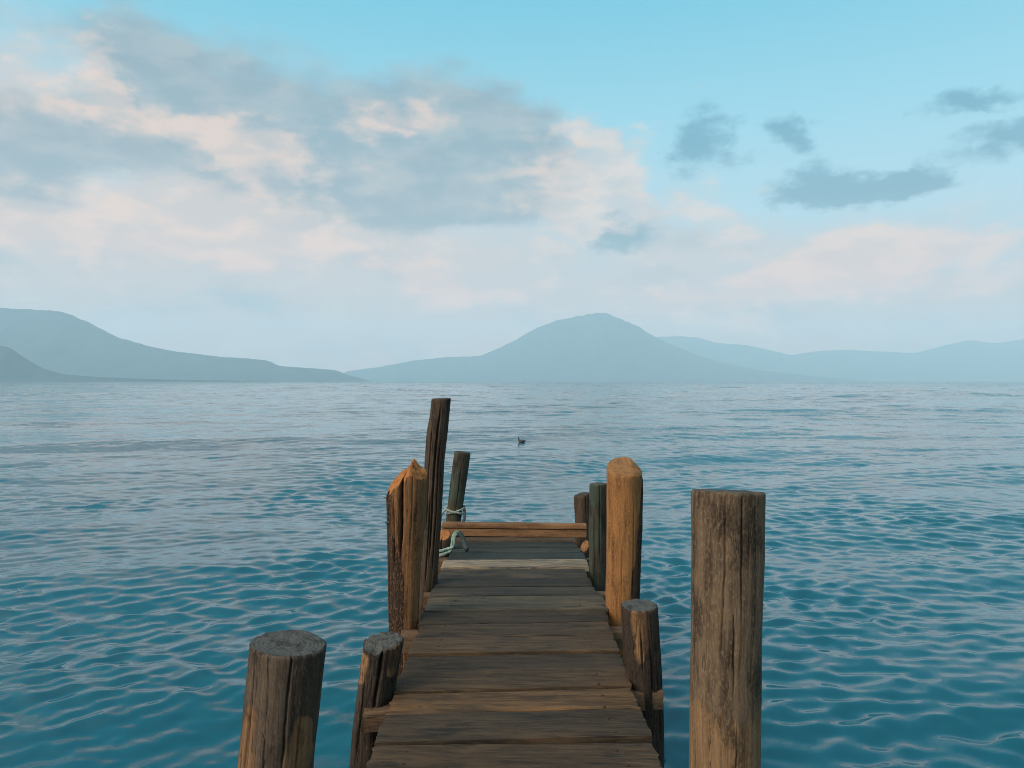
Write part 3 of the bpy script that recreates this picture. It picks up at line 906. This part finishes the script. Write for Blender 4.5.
mountain('headland', 'low dark headland at the far left shore', 7000,
    [(-760, 381.6), (-620, 352), (-420, 312), (-200, 318), (-60, 338), (0, 345.5), (10, 347.5), (25, 358), (42, 368), (62, 374), (100, 377), (150, 379), (210, 380.3), (280, 381.6)], 700, 3)
mountain('mountain', 'long teal mountain sloping down from the left into the lake', 11000,
    [(-900, 381.6), (-700, 350), (-500, 326), (-260, 312), (-100, 304), (0, 308), (30, 309), (64, 312), (90, 323), (117, 337), (148, 346), (176, 351.5), (219, 356.5), (250, 358.5), (268, 360.5), (279, 366), (310, 368), (336, 370), (348, 375), (375, 381.6)], 1900, 5)
mountain('volcano', 'broad pale blue volcano with a blunt summit in the centre of the far shore', 16500,
    [(330, 381), (347, 371), (375, 367.5), (395, 364), (410, 361), (445, 357), (470, 356.5), (480, 355.5), (495, 350), (516, 339.5), (537, 327.5), (558, 320), (579, 316), (599, 312.5), (610, 314.5), (621, 319), (639, 327), (653, 336), (670, 344), (692, 353), (720, 362), (760, 370), (820, 377), (880, 381.4)], 2400, 8, gully=.07)
mountain('mountain', 'faint grey ridge to the right of the volcano', 20900,
    [(430, 381.6), (560, 368), (620, 350), (655, 337), (680, 336), (697, 337.5), (717, 343), (747, 345), (767, 349.5), (791, 355), (821, 350.5), (850, 350), (881, 351.5), (915, 353), (942, 346), (969, 340), (996, 343.5), (1024, 339), (1090, 330), (1200, 336), (1340, 352), (1440, 366), (1560, 381.6)], 2200, 12, gully=.07)

# ------------------------------------------------------------------ haze over the lake
def haze(density=7.8e-5):
    x, y0, y1, z0, z1 = 19000, -4000, 23500, -3.0, 1720
    V = [(-x, y0, z0), (x, y0, z0), (x, y1, z0), (-x, y1, z0), (-x, y0, z1), (x, y0, z1), (x, y1, z1), (-x, y1, z1)]
    Fc = [(0, 3, 2, 1), (4, 5, 6, 7), (0, 1, 5, 4), (1, 2, 6, 5), (2, 3, 7, 6), (3, 0, 4, 7)]
    m = bpy.data.materials.new('lake_haze'); m.use_nodes = True
    nt = NT(m.node_tree)
    for n in list(nt.n): nt.n.remove(n)
    out = nt.new('ShaderNodeOutputMaterial')
    v = nt.new('ShaderNodeVolumePrincipled')
    v.inputs['Color'].default_value = (.58, .84, 1.0, 1)
    v.inputs['Density'].default_value = density
    v.inputs['Anisotropy'].default_value = .0
    nt.l.new(v.outputs[0], out.inputs['Volume'])
    o = mesh_obj('haze', V, Fc, m, smooth=False)
    tag(o, 'thin bluish haze hanging over the whole lake', 'haze', kind='stuff')
haze()

# ------------------------------------------------------------------ sun and sky
SUN_EL, SUN_AZ = 32.0, 236.0       # azimuth clockwise from the view direction: low, behind the camera and to the left
def sky():
    w = bpy.data.worlds.new('World'); SC.world = w; w.use_nodes = True
    nt = NT(w.node_tree)
    for n in list(nt.n): nt.n.remove(n)
    out = nt.new('ShaderNodeOutputWorld'); bg = nt.new('ShaderNodeBackground')
    nt.l.new(bg.outputs[0], out.inputs[0])
    STR = .10
    bg.inputs[1].default_value = STR
    st = nt.new('ShaderNodeTexSky'); st.sky_type = 'NISHITA'; st.sun_disc = False
    st.sun_elevation = R(SUN_EL); st.sun_rotation = R(SUN_AZ)
    st.altitude = 1500; st.air_density = 1.0; st.dust_density = 1.0; st.ozone_density = 2.0
    d = nt.new('ShaderNodeTexCoord').outputs['Generated']
    x, y, z = nt.sep(d)
    az = nt.m('ARCTAN2', x, y); el = nt.m('ARCSINE', z)
    V0 = nt.comb(az, el, 0)
    w1 = nt.noise(nt.v('MULTIPLY', V0, (7, 13, 1)), 1, 6, .6)[1]
    w2 = nt.noise(nt.v('MULTIPLY', V0, (26, 44, 1)), 1, 5, .6)[1]
    V1 = nt.v('ADD', V0, nt.v('MULTIPLY', nt.v('SUBTRACT', w1, (.5, .5, .5)), (.13, .075, 0)))
    V1 = nt.v('ADD', V1, nt.v('MULTIPLY', nt.v('SUBTRACT', w2, (.5, .5, .5)), (.040, .030, 0)))
    V1 = nt.v('MULTIPLY', V1, (1, 1, 0))
    f1 = nt.noise(nt.v('MULTIPLY', V0, (7, 17, 1)), 1, 7, .5, .2)[0]
    f2 = nt.noise(nt.v('ADD', nt.v('MULTIPLY', V0, (15, 32, 1)), (4, 7, 2)), 1, 7, .52, .2)[0]
    f3 = nt.noise(nt.v('ADD', nt.v('MULTIPLY', V0, (3.2, 8, 1)), (1, 3, 5)), 1, 6, .55)[0]
    f4 = nt.noise(nt.v('ADD', nt.v('MULTIPLY', V0, (34, 60, 1)), (2, 9, 4)), 1, 6, .58, .3)[0]
    def angles(px, py):
        dx = px - CX
        return math.atan2(dx, F), math.atan2(HY - py, math.hypot(F, dx))
    def blobs(L):
        tot = None
        for px, py, rx, ry, a, rot in L:
            mp = nt.new('ShaderNodeMapping', vector_type='TEXTURE')
            ca, ce = angles(px, py)
            c = math.cos(ca)
            mp.inputs['Location'].default_value = (ca, ce, 0)
            mp.inputs['Rotation'].default_value = (0, 0, R(rot))
            mp.inputs['Scale'].default_value = (1.9 * rx / F * c * c * 1.0 + .0001, 1.9 * ry / F, 1)
            nt.l.new(V1, mp.inputs['Vector'])
            g = nt.new('ShaderNodeTexGradient', gradient_type='SPHERICAL')
            nt.l.new(mp.outputs[0], g.inputs[0])
            v = nt.m('MULTIPLY', g.outputs['Fac'], a)
            tot = v if tot is None else nt.m('ADD', tot, v)
        return tot
    # clear sky: Nishita, brought towards the pale cyan of this evening
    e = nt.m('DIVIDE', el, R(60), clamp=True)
    clear = nt.ramp(e, [(0, (.42, .33, .29)), (.10, (.40, .42, .42)), (.20, (.37, .56, .62)), (.30, (.25, .545, .645)), (.45, (.10, .455, .60)), (.70, (.22, .48, .60)), (1, (.50, .59, .64))])  # last stops, overhead and out of view, brightened to light haze and deck
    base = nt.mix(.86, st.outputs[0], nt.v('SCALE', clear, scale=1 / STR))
    # pale veil of high cloud, thicker and higher to the left
    thv = nt.m('SUBTRACT', .225, nt.m('MULTIPLY', az, .17))
    dv = nt.m('ADD', nt.m('SUBTRACT', thv, el), nt.m('MULTIPLY', nt.m('SUBTRACT', f3, .5), .30))
    dv = nt.m('ADD', dv, nt.m('MULTIPLY', nt.m('SUBTRACT', f1, .5), .12))
    veil = nt.sm(dv, -.09, .09)
    lowel = nt.sm(el, .02, .16)
    vcol = nt.mix(lowel, (.66, .34, .265), (.57, .42, .37))
    c = nt.mix(nt.m('MULTIPLY', veil, .88), base, nt.v('SCALE', vcol, scale=1 / STR))
    # broad mottling of the veil
    c = nt.mix(nt.m('MULTIPLY', nt.m('MULTIPLY', nt.sm(f1, .50, .70), veil), .55), c, nt.v('SCALE', (.27, .30, .33), scale=1 / STR))
    c = nt.mix(nt.m('MULTIPLY', nt.m('MULTIPLY', nt.sm(nt.m('ADD', nt.m('MULTIPLY', f2, .6), nt.m('MULTIPLY', f4, .4)), .48, .66), veil), .45), c, nt.v('SCALE', (.74, .56, .46), scale=1 / STR))
    # dark cloud bodies (x, y, half-width, half-height in the picture's angles)
    D = blobs([(200, 95, 100, 26, .8, -12), (330, 120, 150, 48, 1.15, -8), (455, 150, 95, 50, 1.2, 0), (250, 172, 220, 20, .8, -6), (60, 135, 120, 34, 1.0, 0), (420, 195, 120, 26, .9, 0), (490, 145, 50, 30, .7, 0),
               (120, 20, 50, 26, .6, -40), (15, 182, 42, 30, 1.3, 0), (90, 130, 60, 26, .5, 0)])
    dm = nt.sm(nt.m('ADD', nt.m('ADD', D, nt.m('MULTIPLY', nt.m('SUBTRACT', f4, .5), .35)), nt.m('MULTIPLY', nt.m('SUBTRACT', f1, .5), .9)), .22, 1.15)
    dcol = nt.mix(nt.sm(f2, .35, .65), (.19, .25, .295), (.30, .325, .34))
    c = nt.mix(nt.m('MULTIPLY', dm, .88), c, nt.v('SCALE', dcol, scale=1 / STR))
    # small detached dark clouds on the right
    S = blobs([(705, 140, 25, 20, 1.4, 0), (776, 124, 20, 12, 1.15, -30), (800, 148, 20, 9, .45, -30), (810, 186, 40, 17, 1.35, 0), (862, 190, 48, 13, 1.3, 0), (925, 178, 34, 11, 1.2, 8),
               (978, 102, 40, 8, 1.15, 4), (1014, 137, 36, 12, 1.2, 6), (606, 240, 18, 8, 1.1, 0), (642, 232, 20, 13, 1.1, 0), (240, 310, 60, 14, .5, 0), (740, 350, 90, 10, .3, 0), (610, 210, 14, 9, .7, 0)])
    sm_ = nt.sm(nt.m('ADD', nt.m('ADD', S, nt.m('MULTIPLY', nt.m('SUBTRACT', f4, .5), 1.3)), nt.m('MULTIPLY', nt.m('SUBTRACT', f2, .5), .5)), .15, 1.0)
    scol = nt.mix(nt.sm(el, .15, .30), (.10, .21, .28), (.06, .23, .33))
    c2 = nt.mix(nt.m('MULTIPLY', sm_, .88), c, nt.v('SCALE', scol, scale=1 / STR))
    # rosy, sunlit parts
    Pk = blobs([(190, 132, 80, 18, .95, -8), (285, 150, 70, 20, .9, -5), (385, 116, 48, 16, 1.1, 0), (30, 75, 62, 24, .75, -15), (102, 72, 18, 30, .9, 10), (130, 205, 130, 22, .6, -8), (245, 190, 40, 14, 1.0, 0), (20, 215, 50, 16, .8, 0),
                (560, 185, 50, 40, .9, 0), (606, 202, 36, 26, 1.7, 0), (610, 140, 50, 22, .7, 0), (690, 205, 60, 18, .8, -5), (740, 230, 40, 14, .5, 0), (412, 274, 34, 14, 1.1, -10), (430, 305, 42, 10, .8, 0), (240, 265, 40, 12, .5, 0),
                (800, 276, 80, 16, 1.15, 6), (880, 258, 80, 14, 1.0, 4), (850, 296, 80, 10, .7, 0), (750, 323, 22, 7, 1.2, 0), (960, 250, 110, 24, .7, 0), (650, 300, 60, 12, .7, 0), (690, 322, 60, 10, .5, 0), (980, 290, 70, 12, .5, 0),
                (-150, 200, 150, 30, .8, 0), (100, 240, 130, 18, .7, -4), (320, 215, 70, 22, .6, 0), (330, 250, 80, 14, .6, 0), (60, 285, 80, 12, .5, 0), (200, 225, 60, 14, .7, 0), (500, 290, 60, 12, .6, 0), (1180, 260, 120, 24, .8, 0)])
    pm = nt.sm(nt.m('ADD', nt.m('ADD', Pk, nt.m('MULTIPLY', nt.m('SUBTRACT', f4, .5), .9)), nt.m('MULTIPLY', nt.m('SUBTRACT', f2, .5), 1.4)), .22, 1.05)
    pcol = nt.mix(nt.sm(f2, .40, .62), (.52, .42, .38), (.78, .52, .40))
    pcol = nt.mix(nt.sm(el, .06, .22, .75, 0), pcol, (1.08, .50, .33))
    c3 = nt.mix(nt.m('MULTIPLY', pm, .68), c, nt.v('SCALE', pcol, scale=1 / STR))
    c4 = nt.mix(nt.m('MULTIPLY', sm_, .82), c3, nt.v('SCALE', scol, scale=1 / STR))
    # unseen glow added round the low sun, behind the photographer, to light haze and deck
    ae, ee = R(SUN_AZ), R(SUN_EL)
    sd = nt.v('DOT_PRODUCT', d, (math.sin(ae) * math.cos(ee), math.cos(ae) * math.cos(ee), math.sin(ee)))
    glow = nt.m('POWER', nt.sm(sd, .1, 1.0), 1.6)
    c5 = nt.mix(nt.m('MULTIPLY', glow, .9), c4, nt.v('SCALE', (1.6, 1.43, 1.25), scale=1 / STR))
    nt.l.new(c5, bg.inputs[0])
    w.cycles.sampling_method = 'MANUAL'; w.cycles.sample_map_resolution = 512
sky()

sun = bpy.data.lights.new('sun', 'SUN'); sun.energy = 3.3; sun.angle = R(32); sun.color = (1.0, .80, .62)
so = bpy.data.objects.new('sun', sun); COL.objects.link(so)
a = R(SUN_AZ); e = R(SUN_EL)
to_sun = Vector((math.sin(a) * math.cos(e), math.cos(a) * math.cos(e), math.sin(e)))
so.rotation_euler = to_sun.to_track_quat('Z', 'Y').to_euler()
so.location = (0, -5, 10)

# ------------------------------------------------------------------ camera and render settings
cam = bpy.data.cameras.new('camera'); co = bpy.data.objects.new('camera', cam); COL.objects.link(co)
co.location = (0, 0, CAMZ); co.rotation_euler = (R(90), 0, 0)
cam.sensor_width = 36; cam.lens = F / 1024 * 36
cam.shift_y = -(384 - HY) / 1024
cam.clip_start = .05; cam.clip_end = 80000
SC.camera = co
SC.view_settings.view_transform = 'Standard'; SC.view_settings.look = 'None'
SC.view_settings.exposure = 0.46; SC.view_settings.gamma = 1
SC.render.engine = 'CYCLES'
cy = SC.cycles
cy.use_denoising = True
cy.pixel_filter_type = 'BLACKMAN_HARRIS'; cy.filter_width = .95
cy.max_bounces = 8; cy.diffuse_bounces = 3; cy.glossy_bounces = 3; cy.transmission_bounces = 2; cy.volume_bounces = 6
cy.sample_clamp_indirect = 4
